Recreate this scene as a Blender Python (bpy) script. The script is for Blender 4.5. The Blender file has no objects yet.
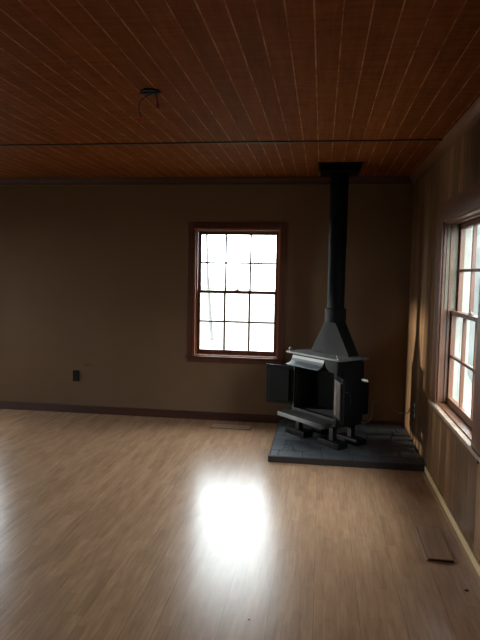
import bpy, bmesh, math, random
from mathutils import Vector, Matrix
S = bpy.context.scene
COL = S.collection
random.seed(7)

# ------------------------------------------------------------------ camera
YAW, PIT, ROL, FPX, EYE = 0.1380, 0.0791, 0.0183, 582.1, 1.495
cy, sy, cp, sp = math.cos(YAW), math.sin(YAW), math.cos(PIT), math.sin(PIT)
F = Vector((-sy*cp, cy*cp, -sp)); Rt = Vector((cy, sy, 0)); U = Rt.cross(F)
cr, sr = math.cos(ROL), math.sin(ROL)
R2 = Rt*cr + U*sr; U2 = -Rt*sr + U*cr
cam = bpy.data.cameras.new('camera'); camo = bpy.data.objects.new('camera', cam); COL.objects.link(camo)
m = Matrix.Identity(4)
for i in range(3):
    m[i][0] = R2[i]; m[i][1] = U2[i]; m[i][2] = -F[i]
m[2][3] = EYE
camo.matrix_world = m
cam.sensor_fit = 'HORIZONTAL'; cam.sensor_width = 36; cam.lens = FPX/480*36
cam.clip_start = .05; cam.clip_end = 300
S.camera = camo

# ------------------------------------------------------------------ light
H, D, RX, LX, BY = 2.44, 5.771, 0.838, -5.2, -1.6      # ceiling, back, right, left, rear
W = bpy.data.worlds.new('overcast_sky'); S.world = W; W.use_nodes = True
bg = W.node_tree.nodes['Background']
bg.inputs[0].default_value = (.87, .94, 1.0, 1); bg.inputs[1].default_value = 19.0
S.view_settings.view_transform = 'Standard'; S.view_settings.look = 'None'
S.view_settings.gamma = 1; S.view_settings.use_curve_mapping = False
S.view_settings.exposure = 0.0

def portal(loc, rot, w, h):
    l = bpy.data.lights.new('window_daylight', 'AREA'); l.shape = 'RECTANGLE'; l.size = w; l.size_y = h
    l.cycles.is_portal = True
    o = bpy.data.objects.new('window_daylight', l); COL.objects.link(o); o.location = loc; o.rotation_euler = rot
HP = math.pi/2
# window openings: wall, centre along wall, sill z, head z, width
WB = dict(c=-.8475, w=.875, z0=.655, z1=1.945)
WR = dict(c=3.725, w=1.04, z0=.600, z1=1.885)
WB2 = dict(c=-3.945, w=.905, z0=.675, z1=1.945)
WL = dict(c=5.25, w=.92, z0=.655, z1=1.945)
WL2 = dict(c=1.6, w=1.2, z0=.655, z1=1.945)
T = .16
portal((WB['c'], D+T, (WB['z0']+WB['z1'])/2), (-HP, 0, 0), WB['w'], WB['z1']-WB['z0'])
portal((WB2['c'], D+T, (WB2['z0']+WB2['z1'])/2), (-HP, 0, 0), WB2['w'], WB2['z1']-WB2['z0'])
portal((RX+T, WR['c'], (WR['z0']+WR['z1'])/2), (0, HP, 0), WR['z1']-WR['z0'], WR['w'])
for q in (WL, WL2): portal((LX-T, q['c'], (q['z0']+q['z1'])/2), (0, -HP, 0), q['z1']-q['z0'], q['w'])

# hazy low sun, skimming in through the windows of the left wall
sun = bpy.data.lights.new('hazy_sun', 'SUN'); sun.energy = 8.5; sun.angle = math.radians(2.6); sun.color = (1, .96, .90)
suno = bpy.data.objects.new('hazy_sun', sun); COL.objects.link(suno)
suno.rotation_euler = Vector((1, -.004, -.115)).to_track_quat('-Z', 'Y').to_euler()

# ------------------------------------------------------------------ mesh helpers
class MB:
    def __init__(s): s.bm = bmesh.new()
    def box(s, lo, hi, bev=0, M=None):
        t = bmesh.new()
        vs = [t.verts.new((x, y, z)) for x in (lo[0], hi[0]) for y in (lo[1], hi[1]) for z in (lo[2], hi[2])]
        for f in ((0,1,3,2),(4,6,7,5),(0,4,5,1),(2,3,7,6),(0,2,6,4),(1,5,7,3)): t.faces.new([vs[i] for i in f])
        if bev: bmesh.ops.bevel(t, geom=t.edges[:], offset=bev, segments=2, affect='EDGES', profile=.6)
        return s.merge(t, M)
    def merge(s, t, M=None):
        bmesh.ops.recalc_face_normals(t, faces=t.faces[:])
        if M is not None: t.transform(M)
        me = bpy.data.meshes.new('t'); t.to_mesh(me); t.free(); s.bm.from_mesh(me); bpy.data.meshes.remove(me)
        return s
    def prism(s, pts, z0, z1, bev=0, M=None):
        t = bmesh.new()
        a = [t.verts.new((x, y, z0)) for x, y in pts]; b = [t.verts.new((x, y, z1)) for x, y in pts]
        t.faces.new(a[::-1]); t.faces.new(b); n = len(pts)
        for i in range(n): t.faces.new((a[i], a[(i+1)%n], b[(i+1)%n], b[i]))
        if bev: bmesh.ops.bevel(t, geom=t.edges[:], offset=bev, segments=2, affect='EDGES', profile=.6)
        return s.merge(t, M)
    def tube(s, pts, rad, n=12, cap=True):
        pts = [Vector(p) for p in pts]; t = bmesh.new(); rings = []
        if not hasattr(rad, '__len__'): rad = [rad]*len(pts)
        up = None
        for i, p in enumerate(pts):
            d = (pts[min(i+1, len(pts)-1)] - pts[max(i-1, 0)]).normalized()
            if up is None: up = Vector((0,0,1)) if abs(d.z) < .9 else Vector((1,0,0))
            a = d.cross(up).normalized(); b = a.cross(d).normalized(); up = b
            rings.append([t.verts.new(p + (a*math.cos(k*2*math.pi/n) + b*math.sin(k*2*math.pi/n))*rad[i]) for k in range(n)])
        for A, B in zip(rings, rings[1:]):
            for k in range(n): t.faces.new((A[k], A[(k+1)%n], B[(k+1)%n], B[k]))
        if cap: t.faces.new(rings[0][::-1]); t.faces.new(rings[-1])
        return s.merge(t)
    def lathe(s, prof, c, n=20, M=None):            # prof [(r,z)]
        t = bmesh.new(); rings = []
        for r, z in prof:
            rings.append([t.verts.new((c[0]+r*math.cos(k*2*math.pi/n), c[1]+r*math.sin(k*2*math.pi/n), c[2]+z)) for k in range(n)])
        for A, B in zip(rings, rings[1:]):
            for k in range(n): t.faces.new((A[k], A[(k+1)%n], B[(k+1)%n], B[k]))
        t.faces.new(rings[0][::-1]); t.faces.new(rings[-1])
        bmesh.ops.remove_doubles(t, verts=t.verts[:], dist=1e-6)
        return s.merge(t, M)
    def loft(s, loops, cap=True, M=None):
        t = bmesh.new(); rings = [[t.verts.new(p) for p in L] for L in loops]; n = len(rings[0])
        for A, B in zip(rings, rings[1:]):
            for k in range(n): t.faces.new((A[k], A[(k+1)%n], B[(k+1)%n], B[k]))
        if cap: t.faces.new(rings[0][::-1]); t.faces.new(rings[-1])
        return s.merge(t, M)
    def build(s, name, mat, parent=None, smooth=False):
        me = bpy.data.meshes.new(name); s.bm.to_mesh(me); s.bm.free()
        o = bpy.data.objects.new(name, me); COL.objects.link(o); me.materials.append(mat)
        if smooth:
            for p in me.polygons: p.use_smooth = True
            try: me.set_sharp_from_angle(angle=math.radians(38))
            except Exception: pass
        if parent: o.parent = parent
        return o
def tag(o, label, cat, group=None, kind=None):
    o['label'] = label; o['category'] = cat
    if group: o['group'] = group
    if kind: o['kind'] = kind
    return o
def thing(name, loc, label, cat, rz=0, group=None):
    o = bpy.data.objects.new(name, None); COL.objects.link(o); o.location = loc; o.rotation_euler = (0, 0, rz)
    o.empty_display_size = .1
    return tag(o, label, cat, group)
def structure(o, label, cat):
    o['kind'] = 'structure'; o['label'] = label; o['category'] = cat
    return o

# ------------------------------------------------------------------ materials
class NT:
    def __init__(s, name):
        s.m = bpy.data.materials.new(name); s.m.use_nodes = True; s.t = s.m.node_tree
        s.b = s.t.nodes['Principled BSDF']; s.out = s.t.nodes['Material Output']
    def n(s, kind, **kw):
        o = s.t.nodes.new(kind)
        for k, v in kw.items(): setattr(o, k, v)
        return o
    def l(s, a, b): s.t.links.new(a, b)
    def math(s, op, a, b=None, c=None):
        o = s.n('ShaderNodeMath', operation=op)
        for i, v in enumerate((a, b, c)):
            if v is None: continue
            if isinstance(v, (int, float)): o.inputs[i].default_value = v
            else: s.l(v, o.inputs[i])
        return o.outputs[0]
    def obj(s, scale=(1,1,1)):
        c = s.n('ShaderNodeTexCoord'); mp = s.n('ShaderNodeMapping'); mp.inputs['Scale'].default_value = scale; mp.inputs['Location'].default_value = (.31, .47, .37)
        s.l(c.outputs['Object'], mp.inputs[0]); return mp.outputs[0]
    def noise(s, vec, scale, detail=4, rough=.55):
        o = s.n('ShaderNodeTexNoise'); o.inputs['Scale'].default_value = scale; o.inputs['Detail'].default_value = detail
        o.inputs['Roughness'].default_value = rough; s.l(vec, o.inputs['Vector']); return o.outputs['Fac']
    def ramp(s, fac, stops):
        o = s.n('ShaderNodeValToRGB'); e = o.color_ramp.elements
        while len(e) < len(stops): e.new(.5)
        for i, (p, c) in enumerate(stops): e[i].position = p; e[i].color = (*c, 1)
        s.l(fac, o.inputs[0]); return o.outputs[0]
    def mix(s, fac, a, b, mode='MIX'):
        o = s.n('ShaderNodeMix', data_type='RGBA', blend_type=mode)
        for i, v in ((0, fac), (6, a), (7, b)):
            if isinstance(v, (int, float)): o.inputs[i].default_value = v
            elif isinstance(v, tuple): o.inputs[i].default_value = (*v, 1)
            else: s.l(v, o.inputs[i])
        return o.outputs[2]
    def bump(s, h, strength, dist=.01):
        o = s.n('ShaderNodeBump'); o.inputs['Strength'].default_value = strength; o.inputs['Distance'].default_value = dist
        s.l(h, o.inputs['Height']); s.l(o.outputs[0], s.b.inputs['Normal'])
    def set(s, **k):
        for a, v in k.items():
            i = s.b.inputs[a.replace('_', ' ')]
            if isinstance(v, tuple): i.default_value = (*v, 1)
            elif isinstance(v, (int, float)): i.default_value = v
            else: s.l(v, i)
        return s.m
def plain(name, col, rough=.6, metal=0, var=.15, scale=8, bump=0, spec=.5):
    t = NT(name); v = t.obj(); f = t.noise(v, scale)
    c = t.ramp(f, [(.3, tuple(x*(1-var) for x in col)), (.7, tuple(min(1, x*(1+var)) for x in col))])
    if bump: t.bump(t.noise(v, scale*12), bump, .002)
    t.set(Base_Color=c, Roughness=rough, Metallic=metal); t.b.inputs['Specular IOR Level'].default_value = spec
    return t.m
def wood(name, lo, hi, axis='Z', rough=.4, s=1, spec=.5):
    t = NT(name); sc = {'X': (1.2, 22, 22), 'Y': (22, 1.2, 22), 'Z': (22, 22, 1.2)}[axis]
    f = t.noise(t.obj(tuple(a*s for a in sc)), 1.5, 6, .65)
    t.set(Base_Color=t.ramp(f, [(.3, lo), (.7, hi)]), Roughness=rough); t.bump(f, .15, .002)
    t.b.inputs['Specular IOR Level'].default_value = spec
    return t.m

def strips(t, axis, width, offset, seed=3.7):
    """board index, distance to nearest joint, hash per board"""
    c = t.n('ShaderNodeTexCoord'); sp_ = t.n('ShaderNodeSeparateXYZ'); t.l(c.outputs['Object'], sp_.inputs[0])
    q = t.math('DIVIDE', t.math('SUBTRACT', sp_.outputs[axis], offset), width)
    fl = t.math('FLOOR', q); fr = t.math('SUBTRACT', q, fl)
    d = t.math('MULTIPLY', t.math('MINIMUM', fr, t.math('SUBTRACT', 1., fr)), width)
    h = t.n('ShaderNodeTexWhiteNoise', noise_dimensions='1D'); t.l(t.math('ADD', fl, seed), h.inputs['W'])
    return fl, d, h.outputs['Value'], sp_

def mat_floor():
    t = NT('laminate_floor')
    fl, d, h, sx = strips(t, 0, .0495, .006)
    y = t.math('ADD', t.math('DIVIDE', sx.outputs[1], .40), t.math('MULTIPLY', h, 7.3))
    fy = t.math('FLOOR', y)
    w = t.n('ShaderNodeTexWhiteNoise', noise_dimensions='2D'); cb = t.n('ShaderNodeCombineXYZ')
    t.l(fl, cb.inputs[0]); t.l(fy, cb.inputs[1]); t.l(cb.outputs[0], w.inputs['Vector'])
    g = t.noise(t.obj((60, 5., 1)), 1.3, 5, .6); g2 = t.noise(t.obj((22, 4.5, 1)), 1.1, 2, .4)
    base = t.ramp(t.math('ADD', t.math('MULTIPLY', g, .6), t.math('MULTIPLY', g2, .4)),
                  [(.25, (.31, .175, .098)), (.5, (.42, .25, .147)), (.75, (.52, .33, .20))])
    tone = t.ramp(w.outputs['Value'], [(0, (.90, .885, .875)), (1, (1.08, 1.07, 1.06))])
    c = t.mix(1., base, tone, 'MULTIPLY')
    fl2, d2, h2, _ = strips(t, 0, .198, .006)
    j = t.math('LESS_THAN', d2, .0012)
    c = t.mix(t.math('MULTIPLY', j, .45), c, (.10, .055, .03))
    # one opened joint between two courses of flooring
    sj = t.math('LESS_THAN', t.math('ABSOLUTE', t.math('ADD', sx.outputs[0], .654)), .002)
    c = t.mix(t.math('MULTIPLY', sj, .4), c, (.08, .05, .035))
    r = .262
    t.bump(g, .02, .002)
    t.set(Base_Color=c, Roughness=r); t.b.inputs['Specular IOR Level'].default_value = .5
    return t.m
def mat_ceiling():
    t = NT('plank_ceiling')
    fl, d, h, sx = strips(t, 0, .103, .049)
    g = t.noise(t.obj((16, 1.6, 1)), 2.0, 6, .7); g2 = t.noise(t.obj((3, 26, 1)), 1.4, 4, .6)
    base = t.ramp(t.math('ADD', t.math('MULTIPLY', g, .55), t.math('MULTIPLY', g2, .45)),
                  [(.34, (.125, .036, .010)), (.52, (.19, .058, .016)), (.68, (.25, .083, .025))])
    tone = t.ramp(h, [(0, (.9, .9, .9)), (1, (1.08, 1.08, 1.08))])
    c = t.mix(1., base, tone, 'MULTIPLY')
    br = t.noise(t.obj((9.7, 1.3, 1)), 1.0, 3)
    line = t.math('LESS_THAN', d, t.math('ADD', .0008, t.math('MULTIPLY', br, .0042)))
    lf = t.ramp(t.noise(t.obj((9.7, 5., 1)), 1.3, 4, .7), [(.36, (.06,)*3), (.66, (.80,)*3)])
    c = t.mix(t.math('MULTIPLY', line, lf), c, (.62, .33, .15))
    t.bump(t.math('ADD', t.math('MULTIPLY', t.math('MINIMUM', d, .006), 120.), t.math('MULTIPLY', g, .5)), .25, .003)
    t.set(Base_Color=c, Roughness=.7); t.b.inputs['Specular IOR Level'].default_value = .03
    return t.m
def mat_panel():
    t = NT('vertical_board_panelling')
    fl, d, h, sx = strips(t, 1, .155, .03)
    g = t.noise(t.obj((1, 26, 1.0)), 2.0, 6, .7); g2 = t.noise(t.obj((1, 9, .5)), 2.2, 3)
    base = t.ramp(t.math('ADD', t.math('MULTIPLY', g, .5), t.math('MULTIPLY', g2, .5)),
                  [(.30, (.080, .036, .015)), (.5, (.20, .105, .048)), (.70, (.38, .22, .115))])
    tone = t.ramp(h, [(0, (.45, .41, .38)), (.5, (.95, .93, .90)), (1, (1.45, 1.4, 1.32))])
    c = t.mix(1., base, tone, 'MULTIPLY')
    j = t.math('LESS_THAN', d, .003)
    c = t.mix(t.math('MULTIPLY', j, .75), c, (.05, .027, .015))
    t.bump(t.math('ADD', t.math('MULTIPLY', t.math('MINIMUM', d, .008), 110.), t.math('MULTIPLY', g, .4)), .5, .005)
    t.set(Base_Color=c, Roughness=.38); t.b.inputs['Specular IOR Level'].default_value = .4
    return t.m
def mat_plaster():
    t = NT('painted_wall'); v = t.obj()
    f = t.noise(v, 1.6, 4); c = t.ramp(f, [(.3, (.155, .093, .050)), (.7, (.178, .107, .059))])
    # small old fixing mark with rubbed smear beside it
    co = t.n('ShaderNodeTexCoord'); mp = t.n('ShaderNodeMapping')
    mp.inputs['Location'].default_value = (2.405*14, 0, -.515*45); mp.inputs['Scale'].default_value = (14, 0, 45)
    t.l(co.outputs['Object'], mp.inputs[0]); ln = t.n('ShaderNodeVectorMath', operation='LENGTH'); t.l(mp.outputs[0], ln.inputs[0])
    k = t.math('SUBTRACT', 1., t.math('MINIMUM', t.math('MULTIPLY', ln.outputs['Value'], t.math('ADD', .5, t.noise(v, 60, 3))), 1.))
    c = t.mix(t.math('MULTIPLY', k, .8), c, (.12, .06, .035))
    t.bump(t.noise(v, 140, 3), .08, .002)
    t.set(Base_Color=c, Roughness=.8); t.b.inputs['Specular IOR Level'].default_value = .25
    return t.m
def mat_glass():
    t = NT('window_glass'); t.t.nodes.remove(t.b)
    tr = t.n('ShaderNodeBsdfTransparent'); tr.inputs[0].default_value = (.93, .95, .94, 1)
    gl = t.n('ShaderNodeBsdfGlossy'); gl.inputs['Roughness'].default_value = .02
    fr = t.n('ShaderNodeFresnel'); fr.inputs[0].default_value = 1.14
    mx = t.n('ShaderNodeMixShader'); ge = t.n('ShaderNodeNewGeometry'); t.l(t.math('MULTIPLY', fr.outputs[0], t.math('SUBTRACT', 1., ge.outputs['Backfacing'])), mx.inputs[0]); t.l(tr.outputs[0], mx.inputs[1]); t.l(gl.outputs[0], mx.inputs[2])
    t.l(mx.outputs[0], t.out.inputs[0]); return t.m
def mat_slate():
    t = NT('slate_tiles'); v = t.obj()
    gi = t.n('ShaderNodeObjectInfo')
    f = t.noise(v, 9, 6, .6); f2 = t.noise(v, 60, 4)
    c = t.ramp(t.math('ADD', t.math('MULTIPLY', f, .7), t.math('MULTIPLY', f2, .3)),
               [(.35, (.034, .038, .043)), (.65, (.08, .087, .095))])
    t.bump(t.math('ADD', f, t.math('MULTIPLY', f2, .3)), .4, .006)
    t.set(Base_Color=c, Roughness=.5); return t.m

M_floor, M_ceil, M_panel, M_wall, M_glass, M_slate = mat_floor(), mat_ceiling(), mat_panel(), mat_plaster(), mat_glass(), mat_slate()
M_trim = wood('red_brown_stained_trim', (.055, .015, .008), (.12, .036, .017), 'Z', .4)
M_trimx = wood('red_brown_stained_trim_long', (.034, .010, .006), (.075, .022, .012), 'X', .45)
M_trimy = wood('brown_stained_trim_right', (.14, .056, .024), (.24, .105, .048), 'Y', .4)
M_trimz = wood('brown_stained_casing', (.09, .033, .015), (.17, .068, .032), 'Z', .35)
M_sill = wood('worn_sill_wood', (.22, .14, .09), (.38, .27, .19), 'Y', .5)
M_jamb = wood('jamb_painted_sky_lit', (.17, .055, .024), (.30, .11, .052), 'Z', .35)  # trim brown made lighter: sky light on the jamb put into its colour
M_pine = wood('pale_pine_trim', (.62, .41, .19), (.80, .57, .31), 'Y', .45)
M_batten = plain('dark_ceiling_batten', (.035, .014, .007), .6)
M_cover = wood('register_wood', (.30, .17, .10), (.44, .27, .17), 'Y', .4)
M_coverd = plain('register_edge', (.035, .02, .014), .7)
M_iron = plain('black_stove_steel', (.0032, .0034, .0038), .55, 0, .3, 6, .12, .07)
M_ironh = plain('blue_grey_stove_hood', (.03, .035, .042), .5, .3, .2, 9, .1)  # bluer and paler than the body steel
M_top = plain('stove_top_painted_sheen', (.05, .052, .052), .5, 0, .25, 14, .2, .35)  # window sheen on the plate painted in as a greyer base colour
M_ledge = plain('dark_grey_ledge', (.030, .032, .033), .6, 0, .35, 10, .2, .25)  # even grey, lighter than the stove body
M_pipe = plain('black_stove_pipe', (.0030, .0032, .0036), .6, 0, .3, 5, .1, .06)
M_soot = plain('soot', (.006, .006, .006), .9)
M_door_in = plain('scorched_door_lining', (.10, .075, .062), .75, 0, .4, 18, .3)
M_chrome = plain('bright_coil_handle', (.75, .72, .68), .3, .8, .05)
M_brass = plain('tarnished_knob', (.16, .14, .12), .3, .8, .2)
M_black = plain('black_plastic', (.005, .005, .006), .6, 0, .1, 8, 0, .2)
M_socket = plain('socket_face', (.012, .010, .012), .6, 0, .1, 8, 0, .2)
M_grey = plain('grey_plate', (.38, .42, .42), .4)
M_cord = plain('grey_cord', (.16, .13, .13), .5)
M_nut = plain('red_wire_nut', (.38, .05, .02), .5)
M_wire = plain('dark_wire', (.02, .008, .006), .5)
M_hedge = plain('dark_hearth_edge', (.022, .017, .017), .55)
M_mortar = plain('dark_mortar', (.02, .02, .022), .9)
M_ground = plain('winter_grass_ground', (.13, .13, .10), .95, 0, .25, .6)
M_bark = plain('grey_bark', (.075, .07, .065), .95, 0, .3, 3)
M_hill = plain('wooded_slope', (.026, .031, .027), .98, 0, .5, .35)
M_ext = plain('pale_exterior_paint', (.30, .30, .265), .7)
M_alum = plain('aluminium_track', (.13, .115, .08), .5, .3)

# ------------------------------------------------------------------ room shell
def wall_boxes(mb, axis, a0, a1, t0, t1, holes):
    """wall running along axis from a0..a1, thickness t0..t1, holes (c0,c1,z0,z1)"""
    def B(u0, u1, z0, z1):
        if u1-u0 < 1e-5 or z1-z0 < 1e-5: return
        if axis == 'x': mb.box((u0, t0, z0), (u1, t1, z1))
        else: mb.box((t0, u0, z0), (t1, u1, z1))
    cur = a0
    for c0, c1, z0, z1 in sorted(holes):
        B(cur, c0, 0, H); B(c0, c1, 0, z0); B(c0, c1, z1, H); cur = c1
    B(cur, a1, 0, H)
def hole(w): return (w['c']-w['w']/2, w['c']+w['w']/2, w['z0'], w['z1'])
structure(MB().box((LX-.2, BY-.2, -.1), (RX+.2, D+.2, 0)).build('floor', M_floor), 'tan wood-look laminate floor with glossy sheen', 'floor')
structure(MB().box((LX-.2, BY-.2, H), (RX+.2, D+.2, H+.12)).build('ceiling', M_ceil), 'low reddish brown wood plank ceiling', 'ceiling')
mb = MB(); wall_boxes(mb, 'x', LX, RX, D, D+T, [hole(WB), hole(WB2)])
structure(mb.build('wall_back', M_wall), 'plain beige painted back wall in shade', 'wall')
mb = MB(); wall_boxes(mb, 'y', BY, D+T, RX, RX+T, [hole(WR)])
structure(mb.build('wall_right', M_panel), 'right wall of vertical brown wood boards', 'wall')
mb = MB(); wall_boxes(mb, 'y', BY, D+T, LX-T, LX, [hole(WL), hole(WL2)])
structure(mb.build('wall_left', M_wall), 'left wall beyond the picture edge', 'wall')
mb = MB(); wall_boxes(mb, 'x', LX-T, RX+T, BY-T, BY, [])
structure(mb.build('wall_front', M_wall), 'wall behind the viewer', 'wall')

mb = MB().box((LX, D-.014, 0), (RX-.02, D, .082), .003)
structure(mb.build('baseboard_back', M_trimx), 'dark red-brown baseboard along the back wall', 'baseboard')
mb = MB().box((RX-.012, BY, 0), (RX, 4.55, .048), .004)
structure(mb.build('baseboard_right', M_pine), 'pale pine baseboard strip along the right wall', 'baseboard')
mb = MB().prism([(0, 0), (0, .075), (-.018, .075), (-.03, .045), (-.03, .02), (-.012, 0)], 0, 1)
def crown(name, mat, p0, p1, inward, label):
    # moulding profile (drop, out) swept along p0-p1
    prof = [(0, 0), (.07, 0), (.07, .012), (.045, .018), (.02, .045), (0, .05)]
    inward = Vector(inward); L = []
    for p in (p0, p1): L.append([Vector(p) + inward*o + Vector((0, 0, -d)) for d, o in prof])
    structure(MB().loft(L).build(name, mat), label, 'trim')
mb.bm.free()
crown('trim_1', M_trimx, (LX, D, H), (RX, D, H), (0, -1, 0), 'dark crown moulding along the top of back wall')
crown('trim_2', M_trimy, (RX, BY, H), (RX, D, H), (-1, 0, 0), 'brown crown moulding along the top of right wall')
structure(MB().box((LX, 4.212, H-.009), (RX-.04, 4.238, H), .002).build('trim_3', M_batten), 'thin dark batten crossing the plank ceiling', 'trim')

# ------------------------------------------------------------------ windows
def window(name, w, loc, rz, label, mt, ms, cas=.055, stool=.03, stool_ext=.01, rows=2, cols=3, sd=.075, track=False, mj=None, near=0):
    """local: x along wall, y into the wall (outwards), z up; wall face at y=0"""
    hw, z0, z1 = w['w']/2, w['z0'], w['z1']; mid = (z0+z1)/2 + .008
    fr = MB()
    # casing
    fr.box((-hw-cas, -.018, z0-.01), (-hw+.004, 0, z1+cas), .003); fr.box((hw-.004, -.018, z0-.01), (hw+cas+near*.4, 0, z1+cas), .003)
    fr.box((-hw+.004, -.018, z1-.004), (hw-.004, 0, z1+cas), .003)
    root = fr.build(name, mt); root.location = loc; root.rotation_euler = (0, 0, rz)
    structure(root, label, 'window')
    j = MB(); t = .018
    j.box((-hw, -.004, z0), (-hw+t, T, z1)); j.box((hw-t, -.004, z0), (hw, T, z1)); j.box((-hw+t, -.004, z1-t), (hw-t, T, z1)); j.box((-hw+t, .0, z0), (hw-t, T, z0+t*.6))
    # parting stops
    for s in (-1, 1):
        a, b = sorted((s*(hw-t), s*(hw-t-.012))); j.box((a, sd-.022, z0+t), (b, sd-.006, z1-t))
    j.box((-hw+t, sd-.022, z1-t-.012), (hw-t, sd-.006, z1-t))
    j.build('window_frame', mj or mt, root)
    a = MB(); a.box((-hw-cas-stool_ext, -stool, z0-.022), (hw+cas+stool_ext+near, sd-.02, z0+.002), .003)
    a.build('window_sill', ms, root)
    a = MB(); a.box((-hw-cas*.9, -.016, z0-.022-.04), (hw+cas*.9, 0, z0-.022), .003); a.build('apron', mt, root)
    iw = hw-t-.004; st = .034
    for nm, y0, a0, a1, rb, rt in (('lower_sash', sd, z0+.012, mid+.016, .048, .028), ('upper_sash', sd+.036, mid-.016, z1-t, .028, .04)):
        s = MB(); y1 = y0+.032
        s.box((-iw, y0, a0), (-iw+st, y1, a1), .003); s.box((iw-st, y0, a0), (iw, y1, a1), .003)
        s.box((-iw+st, y0, a0), (iw-st, y1, a0+rb), .003); s.box((-iw+st, y0, a1-rt), (iw-st, y1, a1), .003)
        so = s.build(nm, mt, root)
        g0, g1, x0, x1 = a0+rb, a1-rt, -iw+st, iw-st; mw = .0095
        mu = MB()
        for k in range(1, cols): x = x0+(x1-x0)*k/cols; mu.box((x-mw, y0+.004, g0), (x+mw, y1-.004, g1), .002)
        for k in range(1, rows): z = g0+(g1-g0)*k/rows; mu.box((x0, y0+.006, z-mw), (x1, y1-.006, z+mw), .002)
        mu.build('muntins', mt, so)
        MB().box((x0-.004, y0+.014, g0-.004), (x1+.004, y0+.017, g1+.004)).build('glass_pane', M_glass, so)
        if nm == 'lower_sash':
            l = MB(); l.box((-.03, y0+.004, a1), (.03, y0+.026, a1+.006), .002); l.lathe([(.011, 0), (.012, .008), (.006, .016), (.001, .018)], (0, y0+.014, a1+.005), 12)
            l.box((.0, y0-.006, a1+.010), (.034, y0+.006, a1+.016), .002)
            l.build('sash_lock', M_brass, so, True)
    if track:
        o_ = MB()
        for s in (-1, 1):
            a, b = sorted((s*(hw-t), s*(hw-t-.008))); o_.box((a, sd+.072, z0+t), (b, T+.03, z1-t))
        o_.box((-hw+t, sd+.037, z0+t), (-hw+t+.006, sd+.071, mid-.03)); o_.box((-hw+t+.008, sd+.037, z0+t), (hw-t-.008, T+.05, z0+t+.006))
        o_.box((-hw+t+.008, sd+.072, z1-t-.008), (hw-t-.008, T+.03, z1-t))
        o_.build('exterior_jamb', M_ext, root)
        MB().box((-hw+t, .014, mid+.02), (-hw+t+.006, sd+.03, z1-t)).build('jamb_track', M_alum, root)
    return root
window('window_1', WB, (WB['c'], D, 0), 0, 'red-brown twelve-pane sash window in back wall', M_trim, M_trimx, mj=M_jamb)
# right window: local x -> -Y direction world when rotated -90deg
window('window_2', dict(w=WR['w'], z0=WR['z0'], z1=WR['z1']), (RX, WR['c'], 0), -HP, 'brown sash window in right wall cut by picture edge', M_trimz, M_sill, cas=.13, stool=.035, stool_ext=.02, sd=.06, track=True, near=.12)
window('window_3', WB2, (WB2['c'], D, 0), 0, 'sash window in back wall beyond left picture edge', M_trim, M_trimx)
window('window_4', WL, (LX, WL['c'], 0), HP, 'sash window in left wall close to back corner, beyond picture', M_trim, M_trimx)
window('window_5', WL2, (LX, WL2['c'], 0), HP, 'wider sash window in left wall, beyond picture', M_trim, M_trimx)
# metal jamb tracks of right window
# ------------------------------------------------------------------ hearth
HX0, HX1, HY0, HY1, HT = -.37, RX-.001, 4.555, D-.016, .052
hearth = thing('hearth', (0, 0, 0), 'low grey slate tiled hearth pad in the corner under stove', 'hearth')
b = MB(); b.box((HX0, HY0, 0), (HX1, HY1, HT-.012), .002); b.build('base', M_mortar, hearth)
b = MB(); b.box((HX0-.012, HY0-.014, 0), (HX1, HY0, HT-.002), .003); b.box((HX0-.014, HY0-.014, 0), (HX0, HY1, HT-.002), .003)
b.build('edge_trim', M_hedge, hearth)
b = MB(); y = HY0; row = 0; rnd = random.Random(4)
while y < HY1-.01:
    dy = min(.152, HY1-y); x = HX0 - (0 if row % 2 else .11)
    while x < HX1-.01:
        dx = .20+rnd.uniform(-.05, .05); a0, a1 = max(x, HX0)+.003, min(x+dx, HX1)-.003
        if a1-a0 > .015: b.box((a0, y+.003, HT-.012), (a1, y+dy-.003, HT+rnd.uniform(-.0015, .0015)), .002)
        x += dx
    y += dy; row += 1
b.build('slate_tiles', M_slate, hearth)
# scratched lines in one front tile
b = MB(); sc = Vector((-.235, 4.80, HT+.0012)); rr = random.Random(11)
for pth in ([(-.05, -.09), (-.03, -.02), (-.045, .05), (-.01, .085)], [(-.03, -.02), (.01, .01), (.04, -.01), (.05, -.06)], [(.01, .01), (.0, .06), (.03, .1)], [(-.01, -.09), (.01, -.05), (.04, -.06), (.07, -.09)]):
    b.tube([sc+Vector((x, y, 0)) for x, y in pth], .0022, 6)
b.build('crack_lines', M_mortar, hearth)

# ------------------------------------------------------------------ wood stove (local x = width, -y = front)
SO = (.066, 5.143); RZ = -.814
stove = thing('wood_stove', (SO[0], SO[1], HT+.0030), 'black cast steel wood stove standing on slate hearth, doors open', 'stove', RZ)
hx, fy, ry = .283, -.152, .150      # body half width, front, rear
z0, z1 = .165, .735
b = MB(); th = .012
ox, oz0, oz1 = .256, .245, .628     # fire opening
b.box((-hx, ry-th, z0), (hx, ry, z1), .002); b.box((-hx, fy, z0), (-hx+th, ry-th, z1), .002); b.box((hx-th, fy, z0), (hx, ry-th, z1), .002)
b.box((-hx+th, fy, z0), (hx-th, ry-th, z0+th)); b.box((-hx+th, fy, z1-th), (hx-th, ry-th, z1))
b.box((-hx+th, fy, z0+th), (hx-th, fy+th, oz0), .002); b.box((-hx+th, fy, oz1), (hx-th, fy+th, z1-th), .002)
b.box((-hx+th, fy, oz0), (-ox, fy+th, oz1)); b.box((ox, fy, oz0), (hx-th, fy+th, oz1))
b.build('body', M_iron, stove)
b = MB(); g = .002
b.box((-hx+th+g, ry-th-.03, z0+th+g), (hx-th-g, ry-th-g, z1-th-g)); b.box((-hx+th+g, fy+th+g, z0+th+g), (-hx+th+.02, ry-th-.03, z1-th-g))
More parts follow.
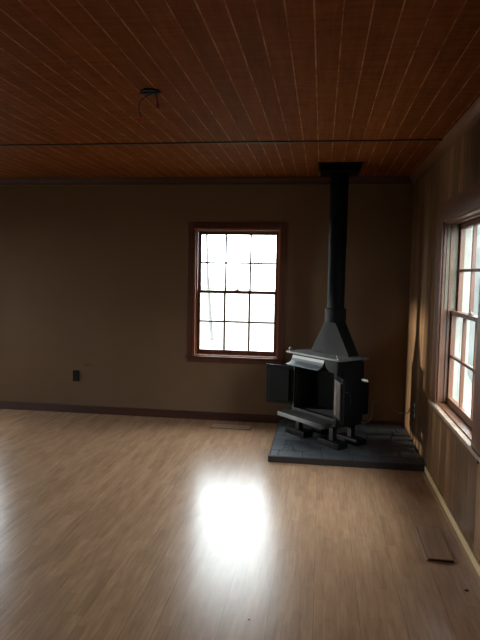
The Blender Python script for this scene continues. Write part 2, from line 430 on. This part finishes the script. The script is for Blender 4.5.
b.box((hx-th-.02, fy+th+g, z0+th+g), (hx-th-g, ry-th-.03, z1-th-g)); b.box((-hx+th+.02, fy+th+g, z0+th+g), (hx-th-.02, ry-th-.03, oz0-.01))
b.build('firebox_lining', M_soot, stove)
# top plate with clipped rear
b = MB().prism([(-.343, -.180), (-.333, -.190), (.333, -.190), (.343, -.180), (.335, .160), (-.335, .160)], .737, .752, .003)
b.build('top_plate', M_top, stove)
for s in (-1, 1):
    k = MB().lathe([(.012, 0), (.008, .006), (.007, .010), (.014, .016), (.017, .024), (.013, .033), (.004, .037)], (s*.300, -.165, .752), 16)
    k.build('knob', M_brass, stove, True)
# flared hood above the opening
L = []
prof = [(fy-.001, .720), (fy-.008, .695), (fy-.020, .672), (fy-.042, .655), (fy-.070, .643), (fy-.074, .638), (fy-.044, .647), (fy-.018, .662), (fy-.001, .685)]
for x in (-.283, .125): L.append([(x + (-.012 if x < 0 else .0)*(k in (4, 5)), yy, zz) for k, (yy, zz) in enumerate(prof)])
b = MB().loft(L); b.build('hood', M_ironh, stove)
# ash ledge
b = MB().prism([(-.283, fy-.001), (-.296, fy-.05), (-.296, fy-.153), (-.285, fy-.163), (.285, fy-.163), (.296, fy-.153), (.296, fy-.05), (.283, fy-.001)], .185, .222, .004)
b.build('ash_ledge', M_ledge, stove)
# side panel and heat shield on right side
b = MB().box((hx+.002, fy+.05, z0+.06), (hx+.010, ry-.04, z1-.08), .003); b.box((hx+.010, fy+.09, z0+.1), (hx+.016, ry-.08, z1-.16), .003)
b.build('side_panel', M_iron, stove)
# rear heat shield
b = MB().box((-hx+.09, ry+.002, z0+.02), (hx-.01, ry+.03, z1-.03), .004); b.build('heat_shield', M_iron, stove)
b = MB().box((.08, ry+.032, .24), (hx-.01, ry+.10, .52), .006); b.build('blower_box', M_iron, stove)
# doors, hinged at both ends of the opening
def door(hingex, ang, name_mat_in, nm='door'):
    """panel drawn from hinge (origin) along +x, thickness toward +y (inside face = +y when closed)"""
    w, h0, h1 = .255, .262, .618
    s = 1 if hingex < 0 else -1
    d = MB().box((0, -.016, h0), (s*w, 0, h1), .003) if s > 0 else MB().box((-w, -.016, h0), (0, 0, h1), .003)
    a, c = sorted((s*.03, s*(w-.03)))
    o = d.build(nm, M_iron, stove); o.location = (hingex, fy-.004, 0); o.rotation_euler = (0, 0, ang)
    MB().box((a, 0.001, h0+.03), (c, .016, h1-.03), .004).build('door_lining', name_mat_in, o)
    for hz in (h0+.06, h1-.09): MB().tube([(0, -.012, hz), (0, -.012, hz+.045)], .009, 10).build('hinge', M_iron, o, True)
    lt = MB(); xx = s*(w-.02)
    lt.tube([(xx, -.016, h1-.10), (xx, -.05, h1-.10), (xx, -.065, h1-.13), (xx, -.065, h1-.19)], .007, 10)
    lt.box((xx-.018, -.02, h1-.118), (xx+.018, -.016, h1-.082), .002)
    lt.build('latch_handle', M_iron, o, True)
    return o
door(-.272, math.radians(-148), M_iron)
door(.272, math.radians(148), M_door_in)
# legs: post with a heavy foot bar
for sx_ in (-1, 1):
    for syy in (-1, 1):
        b = MB(); cx, cyy = sx_*.215, (-.115 if syy < 0 else .105)
        b.box((cx-.024, cyy-.024, .045), (cx+.024, cyy+.024, z0), .003)
        b.box((cx-.125, cyy-.055, 0), (cx+.125, cyy+.055, .050), .004)
        b.build('leg', M_iron, stove)
# draft rod with coil handle on right side
h_ = MB(); h_.tube([(hx+.003, .115, .56), (hx+.03, .115, .56)], .006, 10)
ho = h_.build('draft_rod', M_iron, stove, True)
pts = []
for i in range(90):
    a = i*2*math.pi/10; pts.append((hx+.03+i*.0007, .115+.009*math.cos(a), .56+.009*math.sin(a)))
MB().tube(pts, .003, 6).build('coil_handle', M_chrome, ho, True)
# flat hopper cone to flue collar
def rect(a, b_, z, cxx=0, cyy=0, n=6):
    P = []
    c = [(-a, -b_), (a, -b_), (a, b_), (-a, b_)]
    for i in range(4):
        for k in range(n):
            p, q = c[i], c[(i+1)%4]; P.append((cxx+p[0]+(q[0]-p[0])*k/n, cyy+p[1]+(q[1]-p[1])*k/n, z))
    return P
def circ(r, z, cxx=0, cyy=0, n=24):
    P = []
    for k in range(n):
        a = -3*math.pi/4 + 2*math.pi*k/n; P.append((cxx+r*math.cos(a), cyy+r*math.sin(a), z))
    return P
FC = (.0, .085)
b = MB().loft([rect(.232, .062, .753, *FC), rect(.232, .062, .765, *FC), circ(.090, 1.035, *FC)])
b.build('flue_hopper', M_pipe, stove, True)
b = MB().loft([circ(.093, 1.03, *FC), circ(.093, 1.150, *FC), circ(.079, 1.154, *FC)]); b.build('flue_collar', M_pipe, stove, True)
# stove pipe up to the ceiling
Rm = Matrix.Rotation(RZ, 3, 'Z'); pc = Rm @ Vector((FC[0], FC[1], 0)); PX, PY = SO[0]+pc.x, SO[1]+pc.y
pz = HT+1.154+.006
pipe = thing('stove_pipe', (PX, PY, pz), 'tall black round stove pipe rising from stove to ceiling', 'stove pipe')
b = MB().lathe([(.0755, 0), (.0755, .56)], (0, 0, 0), 32); b.build('lower_pipe', M_pipe, pipe, True)
b = MB().lathe([(.0775, .54), (.0785, .545), (.0785, H-pz-.062)], (0, 0, 0), 32); b.build('upper_pipe', M_pipe, pipe, True)
b = MB().box((-.004, -.080, .0), (.004, -.075, .56)); b.build('seam', M_pipe, pipe)
sup = thing('ceiling_support_box', (PX, PY, H), 'square black ceiling support box around top of stove pipe', 'ceiling box')
b = MB().box((-.185, -.185, -.012), (.185, .185, 0), .002); b.build('flange', M_pipe, sup)
b = MB().box((-.165, -.165, -.062), (.165, .165, -.012), .004); b.build('box', M_pipe, sup)

# ------------------------------------------------------------------ cord, outlets
cord = [(.36, 5.24, .235), (.40, 5.235, .19), (.445, 5.24, .195), (.475, 5.25, .24), (.485, 5.27, .31), (.50, 5.33, .36), (.60, 5.40, .33), (.70, 5.33, .28), (.775, 5.20, .30), (.797, 5.17, .352)]
def smooth_path(P, k=6):
    P = [Vector(p) for p in P]; Q = [P[0]*2-P[1]] + P + [P[-1]*2-P[-2]]; out = []
    for i in range(1, len(Q)-2):
        for j in range(k):
            u = j/k; a, b, c, d = Q[i-1:i+3]
            out.append(.5*((2*b)+(c-a)*u+(2*a-5*b+4*c-d)*u*u+(3*b-a-3*c+d)*u**3))
    return out+[P[-1]]
co_ = MB().tube(smooth_path(cord), .0045, 8).build('power_cord', M_cord, None, True)
tag(co_, 'thin grey power cord looping from behind the stove to wall', 'cord')
def outlet(name, loc, rz, label, mp, mf, plug=False):
    r = thing(name, loc, label, 'outlet', rz)
    MB().box((-.036, -.007, -.058), (.036, 0, .058), .003).build('cover_plate', mp, r)
    for z in (-.02, .02):
        s = MB().prism([(.017*math.cos(a*math.pi/8), .014*math.sin(a*math.pi/8)) for a in range(16)], 0, .003, 0, Matrix.Translation((0, -.007, z)) @ Matrix.Rotation(HP, 4, 'X'))
        so = s.build('socket', mf, r)
        sl = MB()
        for x in (-.006, .006): sl.box((x-.001, -.0106, z-.004), (x+.001, -.0100, z+.006))
        sl.build('slots', M_soot, so)
    if plug:
        MB().box((-.013, -.032, .008), (.013, -.0102, .032), .003).build('plug', M_black, r)
    return r
outlet('wall_outlet', (-2.532, D, .394), 0, 'small dark electrical outlet low on back wall', M_black, M_socket)
outlet('wall_outlet', (RX, 5.17, .335), -HP, 'pale grey electrical outlet on boarded wall behind stove', M_grey, M_socket)

# ------------------------------------------------------------------ floor covers, chips
def cover(loc, rz, label, L):
    r = thing('floor_cover', loc, label, 'floor cover', rz, None)
    MB().box((-.066, -L/2, .0), (.066, L/2, .011), .001).build('rim', M_coverd, r)
    b = MB().box((-.064, -L/2+.002, .0112), (.064, L/2-.002, .0155), .002); b.build('top_board', M_cover, r)
    b = MB()
    for s in (-1, 1): a, c = sorted((s*.066, s*.078)); b.box((a, -L/2, 0), (c, L/2, .006), .002)
    b.build('edge_strip', M_cover, r)
    return r
cover((.668, 3.28, 0), -.01, 'flat wooden cover board on floor beside right baseboard', .40)
cover((-.83, 5.50, 0), HP, 'flat wooden cover board on floor near the back wall', .38)
def chip(loc, r, label):
    t = bmesh.new(); bmesh.ops.create_icosphere(t, subdivisions=2, radius=1)
    rr = random.Random(int(loc[1]*100))
    for v in t.verts: v.co *= rr.uniform(.75, 1.1)
    t.transform(Matrix.Diagonal((r, r*.7, r*.35, 1)))
    mz = min(v.co.z for v in t.verts)
    o = MB().merge(t).build('bark_chip', M_coverd); o.location = (loc[0], loc[1], -mz); tag(o, label, 'debris')
chip((.73, 2.807), .011, 'dark crumb on floor near right wall baseboard')
chip((-.27, 2.399), .006, 'tiny dark crumb on floor below the window glare')

# ------------------------------------------------------------------ ceiling junction box with loose wires
jb = thing('junction_box', (-.915, 3.03, H), 'open black ceiling junction box with loose hanging wires', 'junction box')
oc = [(.052*math.cos(a*math.pi/4+.39), .052*math.sin(a*math.pi/4+.39)) for a in range(8)]
MB().prism(oc, -.010, 0, .002).build('box', M_black, jb)
MB().box((-.058, -.012, -.014), (.058, .012, -.010), .001).build('bracket', M_black, jb)
def wire(pts, nut, s=1):
    w = MB().tube(pts, .0032, 8).build('wire', M_wire, jb, True)
    x, y, z = pts[-1]
    MB().lathe([(.006, .006), (.011, .004), (.010, -.004), (.007, -.020), (.003, -.024)], (x, y, z), 12).build('wire_nut', M_nut, w, True)
wire([(.01, -.01, -.012), (-.02, -.02, -.036), (-.05, -.02, -.058), (-.060, -.01, -.085), (-.056, 0, -.115), (-.048, .005, -.138)], M_nut)
wire([(.03, 0, -.012), (.036, .0, -.045), (.040, .0, -.072)], M_nut)

# ------------------------------------------------------------------ outside
structure(MB().box((-60, -40, -.6), (60, 80, -.5)).build('ground', M_ground), 'pale ground outside the windows', 'ground')
def tree(x, y, h, seed, label, r0=.12, dens=4, nm='bare_tree'):
    rnd = random.Random(seed); t = MB(); tw = MB()
    def br(p, d, L, r, lvl, mbx):
        pts = [p]; rads = [r]; n = 4
        for i in range(n):
            d = (d + Vector((rnd.uniform(-.16, .16), rnd.uniform(-.16, .16), rnd.uniform(-.03, .1)))).normalized()
            p = p + d*L/n; pts.append(p); rads.append(r*(1-.6*(i+1)/n))
        mbx.tube(pts, rads, 6 if lvl < 2 else 4)
        if lvl < 3:
            for k in range(dens + (5 if lvl == 0 else 0)):
                i = rnd.randint(2 if lvl == 0 else 1, n); a = rnd.uniform(0, 6.28); o = Vector((math.cos(a), math.sin(a), rnd.uniform(.2, .9)))
                br(pts[i], (d*.5+o).normalized(), L*rnd.uniform(.36, .55), rads[i]*.5, lvl+1, tw)
    br(Vector((0, 0, 0)), Vector((0, 0, 1)), h, r0, 0, t)
    o = thing(nm, (x, y, -.5), label, 'tree')
    t.build('trunk', M_bark, o); tw.build('branches', M_bark, o)
tree(-3.2, 17., 7.5, 3, 'bare pale tree outside back window, seen through its left panes', .06, 5)
# wooded slope outside on the right
t = bmesh.new(); nx, ny = 26, 40; rnd = random.Random(2); grid = []
for i in range(nx+1):
    for j in range(ny+1):
        x = 2.6+i*1.3; y = -8+j*1.6; z = -.7+ (i*.62) + .30*max(0, y-9) + rnd.uniform(-.25, .25)*min(1, i)
        grid.append(t.verts.new((x, y, z)))
for i in range(nx):
    for j in range(ny): t.faces.new((grid[i*(ny+1)+j], grid[(i+1)*(ny+1)+j], grid[(i+1)*(ny+1)+j+1], grid[i*(ny+1)+j+1]))
me = bpy.data.meshes.new('hillside'); t.to_mesh(me); t.free(); me.materials.append(M_hill)
ho = bpy.data.objects.new('hillside', me); COL.objects.link(ho)
structure(ho, 'dull sloping hillside outside the right window', 'hillside')
